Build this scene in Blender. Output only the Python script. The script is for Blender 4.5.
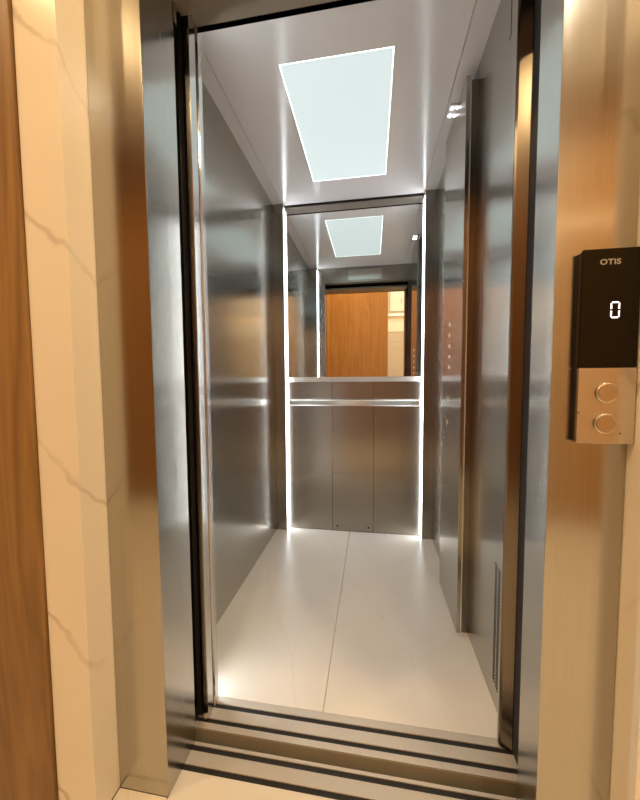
import bpy, bmesh, math, random
from mathutils import Vector, Matrix

for o in list(bpy.data.objects):
    bpy.data.objects.remove(o, do_unlink=True)
S = bpy.context.scene
COL = S.collection

# ------------------------------------------------------------------ camera
F_PX, YAW, PITCH, ROLL = 328.38, 0.1576, 0.0596, -0.0069
cam_data = bpy.data.cameras.new('camera')
cam = bpy.data.objects.new('camera', cam_data)
COL.objects.link(cam)
cam_data.sensor_fit = 'HORIZONTAL'
cam_data.sensor_width = 32.0
cam_data.lens = F_PX / 640.0 * 32.0
cam_data.clip_start = 0.01
_f = Vector((-math.sin(YAW) * math.cos(PITCH), math.cos(YAW) * math.cos(PITCH), -math.sin(PITCH)))
_r = Vector((math.cos(YAW), math.sin(YAW), 0))
_u = _r.cross(_f)
_R = math.cos(ROLL) * _r + math.sin(ROLL) * _u
_U = -math.sin(ROLL) * _r + math.cos(ROLL) * _u
_m = Matrix((_R, _U, -_f)).transposed().to_4x4()
_m.translation = Vector((0.1402, 0.0, 1.0967))
cam.matrix_world = _m
S.camera = cam

# ------------------------------------------------------------------ world, exposure
world = bpy.data.worlds.new('world')
S.world = world
world.use_nodes = True
world.node_tree.nodes['Background'].inputs['Color'].default_value = (1.0, 0.8, 0.6, 1)
world.node_tree.nodes['Background'].inputs['Strength'].default_value = 0.02
S.view_settings.view_transform = 'Standard'
S.view_settings.look = 'None'
S.view_settings.gamma = 1.0
S.view_settings.use_curve_mapping = False
S.view_settings.exposure = 0.25

WARM = (1.0, 0.71, 0.36)
SPOT_W = 46.0          # watts of one lobby downlight
LED_BACK = 13.0        # radiance of the vertical strips on the rear wall
LED_FRONT = 13.0
PANEL_E = 0.60         # ceiling light panel
RIM_E = 1.7

# ------------------------------------------------------------------ dimensions (metres)
W = 0.55               # half width of the car
D = 2.288              # face of the rear pilasters
D2 = 2.333             # recessed rear wall
H = 2.323              # car ceiling
YF = 1.0               # inside face of the car front
XL, XR = -0.388, 0.497 # landing door jambs
YFR = 0.73             # front face of the landing frame
YOPP = -1.25           # lobby wall opposite the lift
HL = 3.20              # lobby ceiling

# ------------------------------------------------------------------ materials
def new_mat(name):
    m = bpy.data.materials.new(name)
    m.use_nodes = True
    nt = m.node_tree
    return m, nt, nt.nodes['Principled BSDF']

def node(nt, t, **kw):
    n = nt.nodes.new(t)
    for k, v in kw.items():
        setattr(n, k, v)
    return n

def coords(nt, scale):
    g = node(nt, 'ShaderNodeNewGeometry')
    mp = node(nt, 'ShaderNodeMapping')
    mp.inputs['Scale'].default_value = scale
    nt.links.new(g.outputs['Position'], mp.inputs['Vector'])
    return mp.outputs['Vector']

def steel(name, base=(0.56, 0.55, 0.53), rough=0.22, aniso=0.55, grain=(160, 160, 2.5), bump=0.02, flat=False):
    m, nt, b = new_mat(name)
    v = coords(nt, grain)
    nz = node(nt, 'ShaderNodeTexNoise')
    nz.inputs['Scale'].default_value = 1.0
    nz.inputs['Detail'].default_value = 3.0
    nt.links.new(v, nz.inputs['Vector'])
    rr = node(nt, 'ShaderNodeMapRange')
    rr.inputs['To Min'].default_value = rough * 0.85
    rr.inputs['To Max'].default_value = rough * 1.15
    nt.links.new(nz.outputs['Fac'], rr.inputs['Value'])
    nt.links.new(rr.outputs['Result'], b.inputs['Roughness'])
    mx = node(nt, 'ShaderNodeMix', data_type='RGBA')
    mx.inputs['A'].default_value = (*[c * 0.94 for c in base], 1)
    mx.inputs['B'].default_value = (*[min(1, c * 1.06) for c in base], 1)
    nt.links.new(nz.outputs['Fac'], mx.inputs['Factor'])
    nt.links.new(mx.outputs['Result'], b.inputs['Base Color'])
    b.inputs['Metallic'].default_value = 1.0
    if not flat:
        b.inputs['Anisotropic'].default_value = aniso
        g = node(nt, 'ShaderNodeNewGeometry')
        cr = node(nt, 'ShaderNodeVectorMath', operation='CROSS_PRODUCT')
        cr.inputs[1].default_value = (0, 0, 1)
        nt.links.new(g.outputs['Normal'], cr.inputs[0])
        nt.links.new(cr.outputs['Vector'], b.inputs['Tangent'])
    if bump:
        bp = node(nt, 'ShaderNodeBump')
        bp.inputs['Strength'].default_value = bump
        bp.inputs['Distance'].default_value = 0.001
        nt.links.new(nz.outputs['Fac'], bp.inputs['Height'])
        nt.links.new(bp.outputs['Normal'], b.inputs['Normal'])
    return m

def plain(name, col, rough=0.5, metal=0.0, spec=0.5, coat=0.0, var=0.04, scale=40):
    m, nt, b = new_mat(name)
    v = coords(nt, (scale, scale, scale))
    nz = node(nt, 'ShaderNodeTexNoise')
    nz.inputs['Scale'].default_value = 1.0
    nt.links.new(v, nz.inputs['Vector'])
    mx = node(nt, 'ShaderNodeMix', data_type='RGBA')
    mx.inputs['A'].default_value = (*[c * (1 - var) for c in col], 1)
    mx.inputs['B'].default_value = (*[min(1, c * (1 + var)) for c in col], 1)
    nt.links.new(nz.outputs['Fac'], mx.inputs['Factor'])
    nt.links.new(mx.outputs['Result'], b.inputs['Base Color'])
    b.inputs['Roughness'].default_value = rough
    b.inputs['Metallic'].default_value = metal
    b.inputs['Specular IOR Level'].default_value = spec
    b.inputs['Coat Weight'].default_value = coat
    b.inputs['Coat Roughness'].default_value = 0.08
    return m

def emit(name, col, strength, base=(0.8, 0.8, 0.8)):
    m, nt, b = new_mat(name)
    b.inputs['Base Color'].default_value = (*base, 1)
    b.inputs['Roughness'].default_value = 0.4
    b.inputs['Emission Color'].default_value = (*col, 1)
    b.inputs['Emission Strength'].default_value = strength
    return m

def marble(name, base, vein, slope=(1.0, 1.0, 1.0), period=0.47, phase=0.0, rough=0.16, width=0.012, amount=0.75, wobble=0.35):
    m, nt, b = new_mat(name)
    g = node(nt, 'ShaderNodeNewGeometry')
    dt = node(nt, 'ShaderNodeVectorMath', operation='DOT_PRODUCT')
    dt.inputs[1].default_value = slope
    nt.links.new(g.outputs['Position'], dt.inputs[0])
    def noise(scale, detail, out='Fac'):
        n = node(nt, 'ShaderNodeTexNoise')
        n.inputs['Scale'].default_value = scale
        n.inputs['Detail'].default_value = detail
        nt.links.new(g.outputs['Position'], n.inputs['Vector'])
        return n.outputs[out]
    def math2(op, a, c):
        n = node(nt, 'ShaderNodeMath', operation=op)
        for k, v in enumerate((a, c)):
            if isinstance(v, (int, float)):
                n.inputs[k].default_value = v
            else:
                nt.links.new(v, n.inputs[k])
        return n.outputs[0]
    w1 = math2('MULTIPLY', math2('SUBTRACT', noise(2.6, 4), 0.5), wobble)
    w2 = math2('MULTIPLY', math2('SUBTRACT', noise(11.0, 3), 0.5), wobble * 0.22)
    v = math2('ADD', math2('ADD', dt.outputs['Value'], w1), math2('ADD', w2, phase))
    fr = math2('PINGPONG', v, period / 2)
    mr = node(nt, 'ShaderNodeMapRange', interpolation_type='SMOOTHSTEP')
    mr.inputs['From Max'].default_value = width
    mr.inputs['To Min'].default_value = 1.0
    mr.inputs['To Max'].default_value = 0.0
    nt.links.new(fr, mr.inputs['Value'])
    m2 = node(nt, 'ShaderNodeMapRange')
    m2.inputs['From Min'].default_value = 0.36
    m2.inputs['From Max'].default_value = 0.62
    m2.inputs['To Max'].default_value = amount
    nt.links.new(noise(4.5, 2), m2.inputs['Value'])
    fac = math2('MULTIPLY', mr.outputs['Result'], m2.outputs['Result'])
    mb = node(nt, 'ShaderNodeMix', data_type='RGBA')
    mb.inputs['A'].default_value = (*[c * 0.95 for c in base], 1)
    mb.inputs['B'].default_value = (*[min(1, c * 1.04) for c in base], 1)
    nt.links.new(noise(5.0, 6), mb.inputs['Factor'])
    mx = node(nt, 'ShaderNodeMix', data_type='RGBA')
    mx.inputs['B'].default_value = (*vein, 1)
    nt.links.new(mb.outputs['Result'], mx.inputs['A'])
    nt.links.new(fac, mx.inputs['Factor'])
    nt.links.new(mx.outputs['Result'], b.inputs['Base Color'])
    b.inputs['Roughness'].default_value = rough
    return m

def wood(name, dark, light, seed=0.0, rough=0.38):
    m, nt, b = new_mat(name)
    g = node(nt, 'ShaderNodeNewGeometry')
    mp = node(nt, 'ShaderNodeMapping')
    mp.inputs['Location'].default_value = (seed, seed, seed)
    mp.inputs['Scale'].default_value = (9, 9, 0.75)
    nt.links.new(g.outputs['Position'], mp.inputs['Vector'])
    n1 = node(nt, 'ShaderNodeTexNoise')
    n1.inputs['Scale'].default_value = 1.0
    n1.inputs['Detail'].default_value = 4
    n1.inputs['Distortion'].default_value = 0.8
    nt.links.new(mp.outputs['Vector'], n1.inputs['Vector'])
    ml = node(nt, 'ShaderNodeMath', operation='MULTIPLY')
    ml.inputs[1].default_value = 9.0
    nt.links.new(n1.outputs['Fac'], ml.inputs[0])
    fr = node(nt, 'ShaderNodeMath', operation='PINGPONG')
    fr.inputs[1].default_value = 1.0
    nt.links.new(ml.outputs[0], fr.inputs[0])
    n2 = node(nt, 'ShaderNodeTexNoise')
    n2.inputs['Scale'].default_value = 1.0
    n2.inputs['Detail'].default_value = 6
    mp2 = node(nt, 'ShaderNodeMapping')
    mp2.inputs['Scale'].default_value = (220, 220, 6)
    nt.links.new(g.outputs['Position'], mp2.inputs['Vector'])
    nt.links.new(mp2.outputs['Vector'], n2.inputs['Vector'])
    ad = node(nt, 'ShaderNodeMath', operation='MULTIPLY_ADD')
    ad.inputs[1].default_value = 0.35
    nt.links.new(n2.outputs['Fac'], ad.inputs[0])
    m7 = node(nt, 'ShaderNodeMath', operation='MULTIPLY')
    m7.inputs[1].default_value = 0.65
    nt.links.new(fr.outputs[0], m7.inputs[0])
    nt.links.new(m7.outputs[0], ad.inputs[2])
    mx = node(nt, 'ShaderNodeMix', data_type='RGBA')
    mx.inputs['A'].default_value = (*dark, 1)
    mx.inputs['B'].default_value = (*light, 1)
    nt.links.new(ad.outputs[0], mx.inputs['Factor'])
    nt.links.new(mx.outputs['Result'], b.inputs['Base Color'])
    b.inputs['Roughness'].default_value = rough
    return m

M = {}
M['steel'] = steel('brushed_steel', (0.475, 0.465, 0.425), rough=0.19, aniso=0.6, bump=0)
M['steel_frame'] = steel('brushed_frame_steel', (0.47, 0.445, 0.40), rough=0.18, aniso=0.5, bump=0)
M['steel_post'] = steel('satin_post_steel', (0.52, 0.50, 0.47), rough=0.16, aniso=0.4, bump=0)
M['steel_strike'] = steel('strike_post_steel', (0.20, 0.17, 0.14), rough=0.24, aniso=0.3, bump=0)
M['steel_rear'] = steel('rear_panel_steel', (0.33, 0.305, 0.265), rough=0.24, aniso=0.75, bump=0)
M['steel_sill'] = plain('sill_aluminium', (0.58, 0.53, 0.47), rough=0.45, metal=0.35, scale=90)
M['steel_polished'] = plain('satin_rail_steel', (0.84, 0.82, 0.79), rough=0.35, metal=0.6, var=0.01)
M['mirror'] = plain('mirror_silver', (0.86, 0.88, 0.87), rough=0.0, metal=1.0, var=0.0)
M['ceiling'] = plain('ceiling_lacquer', (0.70, 0.675, 0.675), rough=0.14, spec=0.6, var=0.02)
M['rim'] = plain('ceiling_rim_lacquer', (0.64, 0.61, 0.60), rough=0.3, var=0.02)
M['dark'] = plain('dark_cavity', (0.012, 0.011, 0.010), rough=0.6)
M['rubber'] = plain('black_rubber', (0.018, 0.016, 0.015), rough=0.5)
M['bronze'] = plain('bronze_header', (0.27, 0.22, 0.17), rough=0.5, metal=0.6)
M['white_trim'] = plain('white_trim', (0.90, 0.88, 0.85), rough=0.3)
M['seam'] = plain('seam_grey', (0.06, 0.055, 0.05), rough=0.6)
M['car_tile'] = marble('car_floor_marble', (0.74, 0.69, 0.62), (0.58, 0.52, 0.45), slope=(1.0, 0.5, 0), period=0.5, phase=0.1, rough=0.3, width=0.008, amount=0.4)
M['lobby_tile'] = marble('lobby_floor_marble', (0.74, 0.69, 0.61), (0.52, 0.46, 0.40), slope=(1.0, 0.7, 0), period=0.8, rough=0.25, width=0.008, amount=0.4)
M['marble'] = marble('cream_marble', (0.82, 0.76, 0.67), (0.38, 0.30, 0.22), slope=(1.0, 1.0, 1.0), period=0.47, phase=-0.08, rough=0.16, width=0.017, amount=0.62)
M['cream_wall'] = plain('cream_wall', (0.74, 0.68, 0.60), rough=0.6)
M['lobby_ceiling'] = plain('lobby_ceiling_paint', (0.80, 0.77, 0.72), rough=0.8)
M['wood'] = wood('oak_veneer', (0.17, 0.083, 0.023), (0.34, 0.19, 0.064), rough=0.5)
M['wood2'] = wood('oak_veneer_opposite', (0.30, 0.132, 0.032), (0.42, 0.20, 0.055), seed=4.0)
M['glass_black'] = plain('black_glass', (0.012, 0.008, 0.004), rough=0.15, spec=0.15, var=0.0)
M['steel_cop_edge'] = steel('control_edge_steel', (0.24, 0.21, 0.18), rough=0.25, aniso=0.3, bump=0)
M['apron'] = plain('sill_apron', (0.50, 0.43, 0.32), rough=0.5, metal=0.2)
M['steel_call'] = steel('call_plate_steel', (0.66, 0.60, 0.52), rough=0.3, grain=(3, 3, 220), flat=True)
M['button'] = steel('button_steel', (0.62, 0.57, 0.50), rough=0.25, flat=True, bump=0)
M['button_ring'] = steel('button_ring_steel', (0.75, 0.70, 0.62), rough=0.15, flat=True, bump=0)
M['letter'] = plain('letter_grey', (0.36, 0.33, 0.28), rough=0.4)
M['digit'] = emit('digit_white', (0.95, 0.97, 1.0), 1.4)
M['led'] = emit('led_cool_white', (0.90, 0.955, 1.0), LED_BACK)
M['led_front'] = emit('led_cool_front', (0.88, 0.95, 1.0), LED_FRONT)
M['panel'] = emit('light_panel', (0.80, 0.96, 0.96), PANEL_E, base=(0.3, 0.3, 0.3))
M['panel_rim'] = emit('light_panel_rim', (0.80, 0.97, 1.0), RIM_E)
M['em_led'] = emit('emergency_led', (0.95, 0.92, 1.0), 14.0)
M['warm_led'] = emit('warm_led', (1.0, 0.62, 0.30), 6.0)
M['warm_lamp'] = emit('warm_lamp', (1.0, 0.72, 0.42), 12.0)
M['tan_stone'] = plain('tan_stone', (0.60, 0.53, 0.46), rough=0.5)
M['wood3'] = wood('brightened_oak', (0.48, 0.26, 0.09), (0.60, 0.35, 0.135), seed=7.0)  # oak tone raised to brighten its reflection in the right door frame
M['white_board'] = plain('white_board', (0.84, 0.82, 0.76), rough=0.35)

# ------------------------------------------------------------------ mesh helpers
def link(name, me, mat, parent=None):
    o = bpy.data.objects.new(name, me)
    COL.objects.link(o)
    if mat is not None:
        me.materials.clear()
        me.materials.append(M[mat] if isinstance(mat, str) else mat)
    if parent is not None:
        o.parent = parent
        o.matrix_parent_inverse = Matrix.Translation(parent.location).inverted()
    return o

def finish(name, bm, mat, parent=None, smooth=False, origin=None):
    bmesh.ops.recalc_face_normals(bm, faces=bm.faces)
    me = bpy.data.meshes.new(name)
    if origin is not None:
        bmesh.ops.translate(bm, verts=bm.verts, vec=-Vector(origin))
    bm.to_mesh(me)
    bm.free()
    if smooth:
        for p in me.polygons:
            p.use_smooth = True
    o = link(name, me, mat, parent)
    if origin is not None:
        o.location = origin
    return o

def add_box(bm, x0, x1, y0, y1, z0, z1, bevel=0.0):
    r = bmesh.ops.create_cube(bm, size=1.0)
    vs = r['verts']
    bmesh.ops.scale(bm, verts=vs, vec=(x1 - x0, y1 - y0, z1 - z0))
    bmesh.ops.translate(bm, verts=vs, vec=((x0 + x1) / 2, (y0 + y1) / 2, (z0 + z1) / 2))
    if bevel:
        es = list({e for v in vs for e in v.link_edges})
        bmesh.ops.bevel(bm, geom=es, offset=bevel, segments=2, profile=0.7, affect='EDGES')

def box(name, x0, x1, y0, y1, z0, z1, mat, parent=None, bevel=0.0):
    bm = bmesh.new()
    add_box(bm, x0, x1, y0, y1, z0, z1, bevel)
    return finish(name, bm, mat, parent)

def prism_z(name, pts, z0, z1, mat, parent=None, bevel=0.0):
    """a plan outline (x, y) raised from z0 to z1"""
    bm = bmesh.new()
    lo = [bm.verts.new((x, y, z0)) for x, y in pts]
    hi = [bm.verts.new((x, y, z1)) for x, y in pts]
    bm.faces.new(lo)
    bm.faces.new(hi)
    n = len(pts)
    for i in range(n):
        bm.faces.new((lo[i], lo[(i + 1) % n], hi[(i + 1) % n], hi[i]))
    if bevel:
        es = [e for e in bm.edges if abs(e.verts[0].co.z - e.verts[1].co.z) > 1e-4]
        bmesh.ops.bevel(bm, geom=es, offset=bevel, segments=2, profile=0.7, affect='EDGES')
    return finish(name, bm, mat, parent)

def add_cyl(bm, c, axis, r, h, seg=24, r2=None):
    m = Vector((0, 0, 1)).rotation_difference(Vector(axis)).to_matrix().to_4x4()
    m.translation = Vector(c)
    bmesh.ops.create_cone(bm, cap_ends=True, segments=seg, radius1=r, radius2=r if r2 is None else r2, depth=h, matrix=m)

def add_ring(bm, c, axis, r, t, seg=28, mseg=8):
    m = Vector((0, 0, 1)).rotation_difference(Vector(axis)).to_matrix()
    rows = []
    for i in range(seg):
        a = 2 * math.pi * i / seg
        row = []
        for j in range(mseg):
            b = 2 * math.pi * j / mseg
            p = Vector(((r + t * math.cos(b)) * math.cos(a), (r + t * math.cos(b)) * math.sin(a), t * math.sin(b)))
            row.append(bm.verts.new(Vector(c) + m @ p))
        rows.append(row)
    for i in range(seg):
        for j in range(mseg):
            bm.faces.new((rows[i][j], rows[(i + 1) % seg][j], rows[(i + 1) % seg][(j + 1) % mseg], rows[i][(j + 1) % mseg]))

def struct(o, label=None, cat=None):
    o['kind'] = 'structure'
    if label:
        o['label'] = label
    if cat:
        o['category'] = cat
    return o

def tag(o, label, cat, group=None):
    o['label'] = label
    o['category'] = cat
    if group:
        o['group'] = group
    return o

def thing(name, loc, label, cat, group=None):
    o = bpy.data.objects.new(name, None)
    COL.objects.link(o)
    o.location = loc
    o.empty_display_size = 0.05
    return tag(o, label, cat, group)

# ================================================================== LIFT CAR: floor
fl = box('floor', -W - 0.02, W + 0.02, 1.01, D2 + 0.03, -0.06, -0.012, 'seam')
struct(fl, 'pale stone floor of the lift car in two tiles', 'floor')
SX = -0.018
box('tile', -W, SX - 0.0008, 1.012, D2, -0.012, 0.0, 'car_tile', fl, 0.0006)
box('tile', SX + 0.0008, W, 1.012, D2, -0.012, 0.0, 'car_tile', fl, 0.0006)

# ================================================================== walls of the car
wl = box('wall_left', -W - 0.05, -W - 0.004, YF, D2 + 0.05, -0.012, H + 0.05, 'seam')
struct(wl, 'brushed steel left wall of the lift car', 'wall')
box('panel', -W - 0.004, -W, YF, D - 0.031, 0, H, 'steel', wl)
box('corner_panel', -W - 0.004, -W + 0.001, D - 0.029, D, 0, H, 'steel', wl)

wr = box('wall_right', W + 0.004, W + 0.05, YF, D2 + 0.05, -0.012, H + 0.05, 'seam')
struct(wr, 'brushed steel right wall of the lift car with slotted vent', 'wall')
box('panel', W, W + 0.004, YF, 1.4335, 0, H, 'steel', wr)
box('panel', W, W + 0.004, 1.435, D, 0, H, 'steel', wr)
# slotted ventilation strip near the front edge, low down
bm = bmesh.new()
for c, yc in enumerate((1.136, 1.109)):
    for i in range(34):
        z = 0.072 + i * 0.0122 - c * 0.006
        p = [(yc - 0.009, z), (yc + 0.009, z + 0.0065), (yc + 0.009, z + 0.0120), (yc - 0.009, z + 0.0055)]
        lo = [bm.verts.new((W - 0.0006, a, b)) for a, b in p]
        hi = [bm.verts.new((W + 0.0006, a, b)) for a, b in p]
        bm.faces.new(lo)
        bm.faces.new(hi)
        for k in range(4):
            bm.faces.new((lo[k], lo[(k + 1) % 4], hi[(k + 1) % 4], hi[k]))
o = finish('vent_slots', bm, 'dark', wr)
o['kind'] = 'stuff'
# long slot near the head of the same panel
bm = bmesh.new()
add_box(bm, W - 0.0006, W + 0.0006, 1.128, 1.131, 2.13, 2.30)
add_box(bm, W - 0.0006, W + 0.0006, 1.131, 1.142, 2.127, 2.130)
finish('vent_outline', bm, 'dark', wr)

wb = box('wall_back', -W - 0.05, W + 0.05, D2 + 0.004, D2 + 0.05, -0.012, H + 0.05, 'seam')
struct(wb, 'brushed steel rear wall of the lift car', 'wall')
LX, RX = -0.472, 0.478       # inner faces of the pilasters
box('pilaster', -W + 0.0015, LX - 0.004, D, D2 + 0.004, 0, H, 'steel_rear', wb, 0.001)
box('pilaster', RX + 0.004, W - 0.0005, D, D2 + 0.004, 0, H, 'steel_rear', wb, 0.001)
xs = [LX, -0.143, 0.151, RX]
for i in range(3):
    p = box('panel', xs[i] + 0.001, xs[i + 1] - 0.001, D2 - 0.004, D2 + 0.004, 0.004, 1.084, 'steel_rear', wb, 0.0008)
    if i == 1:
        for sx in (-0.108, 0.116):
            bm = bmesh.new()
            add_cyl(bm, (sx, D2 - 0.0048, 0.036), (0, 1, 0), 0.006, 0.003, 14)
            finish('screw', bm, 'dark', p)
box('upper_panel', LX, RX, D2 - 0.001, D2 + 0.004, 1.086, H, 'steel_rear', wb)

# ------------------------------------------------------------------ mirror
mi = thing('wall_mirror', (0.01, D2 - 0.004, 1.085), 'wide mirror above the handrail on the rear wall of the lift', 'mirror')
box('mirror_glass', LX + 0.002, RX - 0.002, D2 - 0.006, D2 - 0.0012, 1.121, 2.258, 'mirror', mi)
box('top_trim', LX + 0.001, RX - 0.001, D2 - 0.014, D2 - 0.0012, 2.262, 2.303, 'steel_rear', mi, 0.001)
box('bottom_trim', LX + 0.001, RX - 0.001, D2 - 0.016, D2 - 0.0045, 1.086, 1.120, 'white_trim', mi, 0.002)['label'] = 'pale ledge under the mirror'

# ------------------------------------------------------------------ handrail
hr = thing('handrail', (0.008, D2 - 0.06, 0.919), 'polished steel handrail with angled ends below the mirror', 'handrail')
def rail_section(path, hz, t):
    """flat rounded bar swept along a plan path"""
    prof = []
    n = 20
    for i in range(n):
        a = 2 * math.pi * i / n
        ca, sa = math.cos(a), math.sin(a)
        prof.append((t * math.copysign(abs(ca) ** 0.6, ca), hz * math.copysign(abs(sa) ** 0.6, sa)))
    bm = bmesh.new()
    rows = []
    for k, (x, y) in enumerate(path):
        a = Vector(path[max(k - 1, 0)])
        b = Vector(path[min(k + 1, len(path) - 1)])
        d = (b - a).normalized()
        nrm = Vector((-d.y, d.x))
        rows.append([bm.verts.new((x + nrm.x * u, y + nrm.y * u, 0.94 + v)) for u, v in prof])
    for k in range(len(rows) - 1):
        for j in range(n):
            bm.faces.new((rows[k][j], rows[k][(j + 1) % n], rows[k + 1][(j + 1) % n], rows[k + 1][j]))
    bm.faces.new(rows[0])
    bm.faces.new(rows[-1])
    return bm
yr = D2 - 0.060
finish('rail_bar', rail_section([(-0.428, yr), (0.438, yr)], 0.021, 0.010), 'steel_polished', hr, True)
for s, x0, x1 in ((-1, -0.429, -0.452), (1, 0.439, 0.460)):
    finish('rail_end', rail_section([(x0, yr), (x0 + (x1 - x0) * 0.5, yr + 0.012), (x1, yr + 0.032)], 0.0205, 0.0095), 'steel_polished', hr, True)
for bx in (-0.26, 0.28):
    bm = bmesh.new()
    add_cyl(bm, (bx, D2 - 0.028, 0.94), (0, 1, 0), 0.008, 0.046, 16)
    finish('bracket', bm, 'steel_polished', hr, True)

# ------------------------------------------------------------------ vertical LED strips
def led_strip(x, y0, y1, z0, z1, face, label, mat):
    t = thing('light_strip', (x, (y0 + y1) / 2, z0), label, 'light', 'vertical light strips of the lift')
    return t
t = led_strip(LX, D, D2, 0, H, 1, 'glowing vertical light strip at the left edge of the mirror wall, beside handrail', 'led')
box('channel', LX - 0.0035, LX - 0.001, D + 0.001, D2 - 0.001, 0.002, 2.318, 'white_trim', t)
box('diffuser', LX - 0.001, LX + 0.001, D + 0.003, D2 - 0.006, 0.004, 2.29, 'led', t)
t = led_strip(RX, D, D2, 0, H, -1, 'glowing vertical light strip at the right edge of the mirror wall, beside control panel', 'led')
box('channel', RX + 0.001, RX + 0.0035, D + 0.001, D2 - 0.001, 0.002, 2.318, 'white_trim', t)
box('diffuser', RX - 0.001, RX + 0.001, D + 0.003, D2 - 0.006, 0.004, 2.29, 'led', t)
t = led_strip(-0.455, 1.002, 1.045, 0, H, 1, 'vertical light strip inside the front return by the doorway, seen in the mirror', 'led_front')
box('channel', -0.4595, -0.4572, 1.003, 1.044, 0.002, 2.31, 'white_trim', t)
box('diffuser', -0.4572, -0.4552, 1.005, 1.042, 0.004, 2.30, 'led_front', t)

# ================================================================== car ceiling
ce = box('ceiling', -W - 0.05, W + 0.05, YF - 0.06, D2 + 0.05, H + 0.012, H + 0.06, 'seam')
struct(ce, 'grey lacquered ceiling of the lift car with flush side strips', 'ceiling')
CLx, CRx = -0.484, 0.470
PX0, PX1, PY0, PY1 = -0.222, 0.219, 1.312, 2.078
bm = bmesh.new()
add_box(bm, CLx, PX0, YF - 0.005, D2 - 0.016, H, H + 0.012)
add_box(bm, PX1, CRx, YF - 0.005, D2 - 0.016, H, H + 0.012)
add_box(bm, PX0, PX1, YF - 0.005, PY0, H, H + 0.012)
add_box(bm, PX0, PX1, PY1, D2 - 0.016, H, H + 0.012)
bmesh.ops.remove_doubles(bm, verts=bm.verts, dist=1e-5)
finish('centre_panel', bm, 'ceiling', ce)
box('side_strip', -W, CLx - 0.0025, YF - 0.005, D2, H + 0.001, H + 0.012, 'rim', ce)
box('side_strip', CRx + 0.0025, W, YF - 0.005, D2, H + 0.001, H + 0.012, 'rim', ce)

cl = thing('ceiling_light', (0, (PY0 + PY1) / 2, H), 'rectangular flush light panel with brighter edges in the lift ceiling', 'light')
g = 0.005
box('diffuser', PX0 + g, PX1 - g, PY0 + g, PY1 - g, H + 0.0005, H + 0.0115, 'panel', cl)
bm = bmesh.new()
e = 0.0006
add_box(bm, PX0 + e, PX0 + g, PY0 + e, PY1 - e, H + 0.0005, H + 0.0115)
add_box(bm, PX1 - g, PX1 - e, PY0 + e, PY1 - e, H + 0.0005, H + 0.0115)
add_box(bm, PX0 + g, PX1 - g, PY0 + e, PY0 + g, H + 0.0005, H + 0.0115)
add_box(bm, PX0 + g, PX1 - g, PY1 - g, PY1 - e, H + 0.0005, H + 0.0115)
finish('glowing_edge', bm, 'panel_rim', cl)

el = thing('emergency_light', (0.505, 1.655, H), 'small ceiling lamp with four bright points above the control panel', 'light')
box('housing', 0.480, 0.530, 1.615, 1.695, H - 0.004, H + 0.001, 'rim', el, 0.001)
for ix in (-1, 1):
    for iy in (-1, 1):
        bm = bmesh.new()
        add_cyl(bm, (0.505 + ix * 0.012, 1.655 + iy * 0.022, H - 0.006), (0, 0, 1), 0.006, 0.004, 14, 0.004)
        finish('lamp_point', bm, 'em_led', el)

# ================================================================== car control panel on the right wall
cp = thing('car_control_panel', (0.527, 1.62, 0), 'tall brushed steel control column with small buttons on the right wall of the lift', 'control panel')
box('column_body', 0.523, W - 0.0005, 1.441, 1.79, 0.001, 2.272, 'steel_cop_edge', cp)
fp = box('face_plate', 0.503, 0.5185, 1.435, 1.80, 0.001, 2.285, 'steel', cp, 0.001)
box('edge_trim', 0.5185, 0.5235, 1.437, 1.446, 0.001, 2.28, 'steel_polished', cp)
for i in range(5):
    bm = bmesh.new()
    add_cyl(bm, (0.5025, 1.648, 1.355 - i * 0.050), (1, 0, 0), 0.0085, 0.005, 18)
    b = finish('button', bm, 'white_trim', cp)
bm = bmesh.new()
add_box(bm, 0.499, 0.503, 1.625, 1.675, 0.985, 0.999, 0.001)
finish('button_strip', bm, 'steel_polished', cp)
for dy in (-0.02, 0.02):
    bm = bmesh.new()
    add_cyl(bm, (0.502, 1.675 + dy, 1.012), (1, 0, 0), 0.008, 0.004, 16)
    finish('button', bm, 'button_ring', cp)
bm = bmesh.new()
add_cyl(bm, (0.5015, 1.685, 0.888), (1, 0, 0), 0.013, 0.005, 20)
k = finish('key_switch', bm, 'button_ring', cp)
box('keyhole', 0.4985, 0.4992, 1.683, 1.687, 0.880, 0.896, 'dark', k)

# ================================================================== car front: posts and header
HB = 2.160
tl = prism_z('trim_1', [(-W - 0.05, 1.0), (-0.380, 1.0), (-0.380, 0.978), (-0.3845, 0.976), (-0.3845, 0.955), (-0.381, 0.953), (-0.381, 0.931), (-0.395, 0.928), (-0.395, 0.985), (-W - 0.05, 0.985)], 0, HB, 'steel_post', None, 0.0008)
box('front_pilaster', -W + 0.0005, -0.460, 1.0005, 1.045, 0, HB + 0.15, 'steel_post', tl, 0.001)
struct(tl, 'narrow stepped steel entrance post on the left of the lift car', 'door post')
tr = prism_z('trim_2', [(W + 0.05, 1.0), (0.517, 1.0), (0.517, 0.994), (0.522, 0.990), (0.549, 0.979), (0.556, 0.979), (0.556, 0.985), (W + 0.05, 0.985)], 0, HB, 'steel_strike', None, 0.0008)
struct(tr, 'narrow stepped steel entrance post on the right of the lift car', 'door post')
box('gap_shade_strip', 0.5505, 0.562, 0.944, 0.9785, 0.0, HB, 'rubber', tr, 0.001)  # black strip added as the shade of the gap beside the landing jamb
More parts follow.
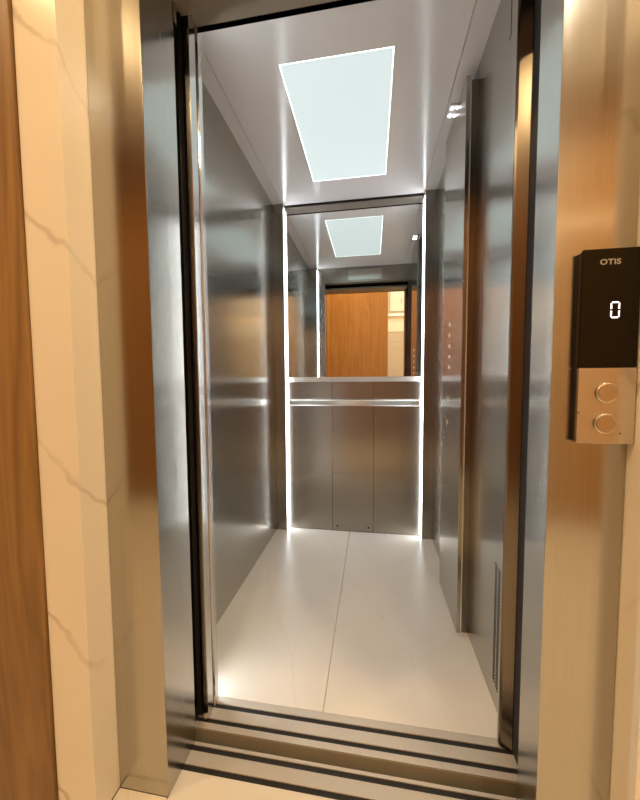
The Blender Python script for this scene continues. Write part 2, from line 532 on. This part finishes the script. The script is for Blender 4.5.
# return flange that closes the car wall behind the right post
box('return_flange', 0.5175, 0.5215, 1.0, 1.008, 0, HB, 'steel_post', tr)
th = box('trim_3', -W - 0.05, W + 0.05, 0.985, 1.0, HB, H + 0.012, 'steel_rear')
struct(th, 'steel header over the lift car doorway', 'header')
box('soffit', -W - 0.05, W + 0.05, 0.928, 0.984, HB + 0.001, HB + 0.02, 'bronze', th)
box('transom_plate', -0.12, 0.24, 1.0, 1.004, HB + 0.02, H - 0.03, 'steel', th, 0.001)

# ================================================================== sills
ss = box('trim_4', -W - 0.1, W + 0.1, 0.9065, 1.010, -0.10, -0.004, 'dark')  # dark body puts groove shade into the colour between the strips
struct(ss, 'grooved metal sill at the edge of the lift floor', 'sill')
for a, b in ((0.988, 1.0115), (0.938, 0.973), (0.905, 0.924)):
    box('sill_strip', -0.42, 0.556, a, b, -0.004, -0.0005, 'steel_sill', ss, 0.0008)
box('apron', -W - 0.1, W + 0.1, 0.9045, 0.9065, -0.30, -0.005, 'apron', ss)
ls = box('trim_5', -W - 0.1, W + 0.1, 0.792, 0.866, -0.10, -0.004, 'dark')  # dark colour again stands for shade in the landing sill grooves
struct(ls, 'grooved metal sill at the edge of the landing floor', 'sill')
for a, b in ((0.858, 0.867), (0.808, 0.843)):
    box('sill_strip', -0.44, 0.55, a, b, -0.004, -0.0005, 'steel_sill', ls, 0.0008)
g6 = box('trim_6', -W - 0.1, W + 0.1, 0.866, 0.9045, -0.36, -0.30, 'dark')
struct(g6, 'dark running gap between the two sills', 'gap')

# ================================================================== sliding doors in their pockets
def door(name, x0, x1, y0, y1, edge_x, side, label):
    d = box(name, x0, x1, y0, y1, 0.006, 2.19, 'steel', None, 0.001)
    struct(d, label, 'door')
    if side > 0:
        box('rubber_edge', x1, x1 + 0.012, y0 + 0.003, y1 - 0.003, 0.006, 2.19, 'rubber', d, 0.001)
    else:
        box('rubber_edge', x0 - 0.012, x0, y0 + 0.003, y1 - 0.003, 0.006, 2.19, 'rubber', d, 0.001)
    return d
door('door_1', -1.20, -0.432, 0.812, 0.846, -0.42, 1, 'landing door slid open into the left pocket, only its dark edge showing')
door('door_2', -1.20, -0.420, 0.934, 0.968, -0.40, 1, 'car door slid open into the left pocket, only its dark edge showing')
# dark shaft sides that close the pockets
box('wall_shaft_left', -1.30, -1.25, 0.80, D2, -0.4, 2.6, 'dark')
struct(bpy.data.objects['wall_shaft_left'], 'dark side of the lift shaft beyond the open doors', 'wall')
box('wall_shaft_right', 0.75, 0.80, 0.80, D2, -0.4, 2.6, 'dark')
struct(bpy.data.objects['wall_shaft_right'], 'dark side of the lift shaft behind the right post', 'wall')

# ================================================================== landing door frame
XLO, XRO = -0.532, 0.638
LH = 2.11
fr = thing('elevator_door_frame', (0.05, YFR, 0), 'wide brushed steel frame around the lift doorway', 'door frame')
fr['kind'] = 'structure'
prism_z('left_jamb', [(XLO, YFR), (XL, YFR), (XL, 0.806), (XL - 0.0012, 0.807), (XL - 0.0012, 0.868), (XL - 0.02, 0.868), (XL - 0.02, 0.75), (XLO, 0.75)], -0.0003, LH + 0.4, 'steel_frame', fr, 0.0012)
prism_z('right_jamb', [(XRO, YFR), (XR, YFR), (XR, 0.820), (XR + 0.02, 0.820), (XR + 0.02, 0.75), (XRO, 0.75)], -0.0003, LH + 0.4, 'steel_frame', fr, 0.0012)
box('head_jamb', XL, XR, YFR, 0.75, LH, LH + 0.4, 'steel_frame', fr, 0.001)
box('head_soffit', XL, -0.165, 0.7505, 0.905, LH + 0.001, LH + 0.02, 'bronze', fr, 0.001)
box('head_soffit', -0.163, XR + 0.02, 0.7505, 0.905, LH + 0.001, LH + 0.02, 'bronze', fr, 0.001)
box('door_guide', XL - 0.012, XL + 0.002, 0.868, 0.878, LH - 0.05, LH + 0.02, 'steel_frame', fr, 0.001)

# ================================================================== landing wall: marble piers, oak cladding
wn = box('wall_landing', -2.6, 2.4, 0.752, 0.80, LH + 0.42, HL, 'cream_wall')
struct(wn, 'landing wall with cream veined marble piers and oak cladding beside the lift', 'wall')
box('wall_core', -2.6, XLO - 0.002, 0.75, 0.80, 0, LH + 0.42, 'cream_wall', wn)
box('wall_core', XRO + 0.002, 2.4, 0.75, 0.80, 0, LH + 0.42, 'cream_wall', wn)
box('marble_pier', -0.641, XLO - 0.001, 0.655, 0.7495, 0.0, HL, 'marble', wn, 0.0015)
box('marble_pier', XRO + 0.001, 0.86, 0.668, 0.7495, 0.0, HL, 'marble', wn, 0.0015)
box('marble_lintel', XLO, XRO, 0.665, 0.7495, LH + 0.402, HL, 'marble', wn, 0.0015)
x = -0.642
for wdt in (0.46, 0.46, 0.46, 0.46):
    box('oak_panel', x - wdt, x - 0.002, 0.648, 0.70, 0.0, HL, 'wood', wn, 0.0015)
    x -= wdt
box('marble_slab', 0.862, 2.4, 0.68, 0.7495, 0.0, HL, 'marble', wn, 0.0015)

# ================================================================== landing floor and ceiling
lf = box('floor', -2.6, 2.4, -2.6, 0.792, -0.06, -0.012, 'seam')
struct(lf, 'cream stone floor of the landing before the sill', 'floor')
for k, (a, b) in enumerate(((-2.6, -1.552), (-1.55, -0.392), (-0.39, 0.498), (0.50, 1.448), (1.45, 2.4))):
    box('tile', a, b, -1.25, -0.402, -0.012, -0.0008, 'lobby_tile', lf, 0.0008)
    box('tile', a, b, -0.40, 0.793 if k == 2 else 0.70, -0.012, -0.0008, 'lobby_tile', lf, 0.0008)
box('tile', -0.531, -0.392, 0.702, 0.729, -0.012, -0.0008, 'lobby_tile', lf)
box('tile', 0.50, 0.638, 0.702, 0.729, -0.012, -0.0008, 'lobby_tile', lf)
lc = box('ceiling', -2.6, 2.4, -1.35, 0.80, HL, HL + 0.06, 'lobby_ceiling')
struct(lc, 'painted ceiling of the landing, seen only in reflections', 'ceiling')
struct(box('wall_far_left', -2.66, -2.60, -1.35, 0.80, 0, HL, 'cream_wall'), 'cream end wall of the landing', 'wall')
struct(box('wall_far_right', 2.40, 2.46, -1.35, 0.80, 0, HL, 'cream_wall'), 'cream end wall of the landing past the marble', 'wall')
wo = box('wall_opposite', -2.6, 2.4, YOPP - 0.10, YOPP - 0.022, 0, HL, 'cream_wall')
struct(wo, 'landing wall facing the lift, oak cladding beside cream panels, seen in the mirror', 'wall')
edges = [-2.6, -2.0, -1.35, -0.58, 0.102, 0.405]
for a, b in zip(edges[:-1], edges[1:]):
    box('oak_panel', a + 0.0015, b - 0.0015, YOPP - 0.022, YOPP, 0.0, HL, 'wood2', wo, 0.0015)
for a, b in ((1.45, 1.95), (1.95, 2.4)):
    box('oak_panel', a + 0.0015, b - 0.0015, YOPP - 0.022, YOPP - 0.006, 0.0, HL, 'wood3', wo, 0.0015)
zs = [0, 0.6, 1.10, 1.64, 1.76, 1.93]
for a, b in zip(zs[:-1], zs[1:]):
    box('stone_panel', 0.408, 1.448, YOPP - 0.022, YOPP - 0.006, a + 0.001, b - 0.001, 'tan_stone', wo, 0.001)
box('white_panel', 0.408, 1.448, YOPP - 0.022, YOPP, 1.932, 2.15, 'white_board', wo, 0.002)
box('stone_panel', 0.408, 1.448, YOPP - 0.022, YOPP - 0.006, 2.152, HL, 'tan_stone', wo, 0.001)

sh = thing('wall_ledge', (1.4, YOPP, 2.19), 'lit cream ledge along the wall facing the lift, seen in the mirror', 'ledge')
box('shelf_board', 0.41, 2.38, YOPP - 0.005, YOPP + 0.05, 2.215, 2.235, 'white_trim', sh, 0.002)
box('light_line', 0.42, 2.37, YOPP + 0.034, YOPP + 0.048, 2.209, 2.2148, 'warm_led', sh)
fp = thing('framed_panel', (0.59, YOPP, 2.29), 'white framed panel with small dark mark above the lit ledge, seen in the mirror', 'picture')
box('board', 0.455, 0.735, YOPP - 0.0058, YOPP + 0.004, 2.295, 2.63, 'white_board', fp)
bm = bmesh.new()
for a in ((0.449, 0.459, 2.289, 2.636), (0.731, 0.741, 2.289, 2.636), (0.459, 0.731, 2.289, 2.299), (0.459, 0.731, 2.626, 2.636)):
    add_box(bm, a[0], a[1], YOPP - 0.0058, YOPP + 0.012, a[2], a[3])
finish('frame', bm, 'white_trim', fp)
bm = bmesh.new()
add_box(bm, 0.632, 0.640, YOPP + 0.004, YOPP + 0.005, 2.42, 2.50)
add_box(bm, 0.618, 0.632, YOPP + 0.004, YOPP + 0.005, 2.42, 2.428)
finish('mark', bm, 'seam', fp)

# ------------------------------------------------------------------ recessed downlights of the landing; side and pale oak ones added for brightness
def downlight(x, y, watts, label, angle=150, blend=0.6, col=WARM):
    t = thing('downlight', (x, y, HL), label, 'light', 'recessed downlights of the landing')
    bm = bmesh.new()
    add_ring(bm, (x, y, HL - 0.003), (0, 0, 1), 0.045, 0.006)
    finish('trim_ring', bm, 'white_trim', t, True)
    bm = bmesh.new()
    add_cyl(bm, (x, y, HL - 0.002), (0, 0, 1), 0.040, 0.003, 28)
    finish('lens', bm, 'warm_lamp', t)
    ld = bpy.data.lights.new('downlight_lamp', 'SPOT')
    ld.energy = watts
    ld.color = col
    ld.spot_size = math.radians(angle)
    ld.spot_blend = blend
    ld.shadow_soft_size = 0.035
    lo = bpy.data.objects.new('downlight_lamp', ld)
    COL.objects.link(lo)
    lo.location = (x, y, HL - 0.012)
    lo.parent = t
    lo.matrix_parent_inverse = Matrix.Translation(t.location).inverted()
for (x, y, k, c, where) in ((0.05, 0.50, 1.0, WARM, 'just before the lift doorway'), (-1.55, -0.10, 1.5, WARM, 'before the oak cladding by the lift, added as fill'),
                            (1.10, 0.05, 1.3, WARM, 'before the marble past the call panel, added as fill'), (-0.10, -0.85, 1.0, WARM, 'before the oak wall facing the lift'),
                            (-1.00, -0.75, 1.0, WARM, 'over the far end of the oak wall'), (0.95, -0.70, 1.0, (1.0, 0.88, 0.70), 'before the lit ledge'), (1.95, -0.50, 1.1, WARM, 'over the light oak end of the wall, added to brighten its reflection')):
    downlight(x, y, SPOT_W * k, 'warm recessed downlight in the landing ceiling ' + where, col=c)

# ================================================================== call panel on the right of the frame
YP = 0.712
cpn = thing('call_panel', (0.578, YFR, 0.96), 'slim lift call panel with black display over steel plate on the door frame', 'call panel')
PXa, PXb = 0.5375, 0.6365
ZB, ZM, ZT = 0.970, 1.1175, 1.3415
box('housing', PXa + 0.002, PXb - 0.002, YP + 0.004, YFR - 0.0004, ZB + 0.002, ZT - 0.002, 'rubber', cpn)
gl = box('display_glass', PXa, PXb, YP, YP + 0.007, ZM + 0.0008, ZT, 'glass_black', cpn, 0.002)
pt = box('button_plate', PXa, PXb, YP - 0.0005, YP + 0.007, ZB, ZM - 0.0008, 'steel_call', cpn, 0.001)
# lettering
cu = bpy.data.curves.new('lettering', 'FONT')
cu.body = 'OTIS'
cu.size = 0.0140
cu.align_x = 'CENTER'
cu.align_y = 'CENTER'
cu.extrude = 0.0002
cu.offset = 0.00035
cu.space_character = 1.08
tmp = bpy.data.objects.new('tmp', cu)
COL.objects.link(tmp)
bpy.context.view_layer.update()
me = bpy.data.meshes.new_from_object(tmp.evaluated_get(bpy.context.evaluated_depsgraph_get()))
bpy.data.objects.remove(tmp, do_unlink=True)
me.name = 'lettering'
me.transform(Matrix.Translation((0.5835, YP - 0.0003, 1.3160)) @ Matrix.Rotation(math.pi / 2, 4, 'X') @ Matrix.Diagonal((1.12, 1, 1, 1)))
link('lettering', me, 'letter', gl)
# seven-segment zero
bm = bmesh.new()
dx, dz, hw, hh, th_ = 0.5950, 1.2265, 0.0078, 0.0155, 0.0027
def seg(pts):
    lo = [bm.verts.new((x, YP - 0.0006, z)) for x, z in pts]
    hi = [bm.verts.new((x, YP + 0.0002, z)) for x, z in pts]
    bm.faces.new(lo)
    bm.faces.new(hi)
    for i in range(len(pts)):
        j = (i + 1) % len(pts)
        bm.faces.new((lo[i], lo[j], hi[j], hi[i]))
c = 0.0022
for s in (-1, 1):
    seg([(dx - hw + c, dz + s * hh), (dx + hw - c, dz + s * hh), (dx + hw - th_, dz + s * (hh - th_)), (dx - hw + th_, dz + s * (hh - th_))])
    for q in (-1, 1):
        seg([(dx + s * hw, dz + q * 0.0014), (dx + s * hw, dz + q * (hh - c)), (dx + s * (hw - th_ + 0.0008), dz + q * (hh - th_ - 0.0006)), (dx + s * (hw - th_), dz + q * 0.0022)])
finish('floor_digit', bm, 'digit', gl)
for bx, bz in ((0.5865, 1.0690), (0.5855, 1.0095)):
    bm = bmesh.new()
    add_cyl(bm, (bx, YP - 0.003, bz), (0, 1, 0), 0.0165, 0.006, 32)
    b = finish('button', bm, 'button', cpn)
    bm = bmesh.new()
    add_ring(bm, (bx, YP - 0.0035, bz), (0, 1, 0), 0.0180, 0.0020)
    finish('button_ring', bm, 'button_ring', b, True)
for sx, sz in ((0.6130, 0.9905), (0.5385, 1.0300)):
    bm = bmesh.new()
    add_cyl(bm, (sx, YP - 0.0008, sz), (0, 1, 0), 0.0016, 0.0012, 10)
    finish('rivet', bm, 'seam', pt)
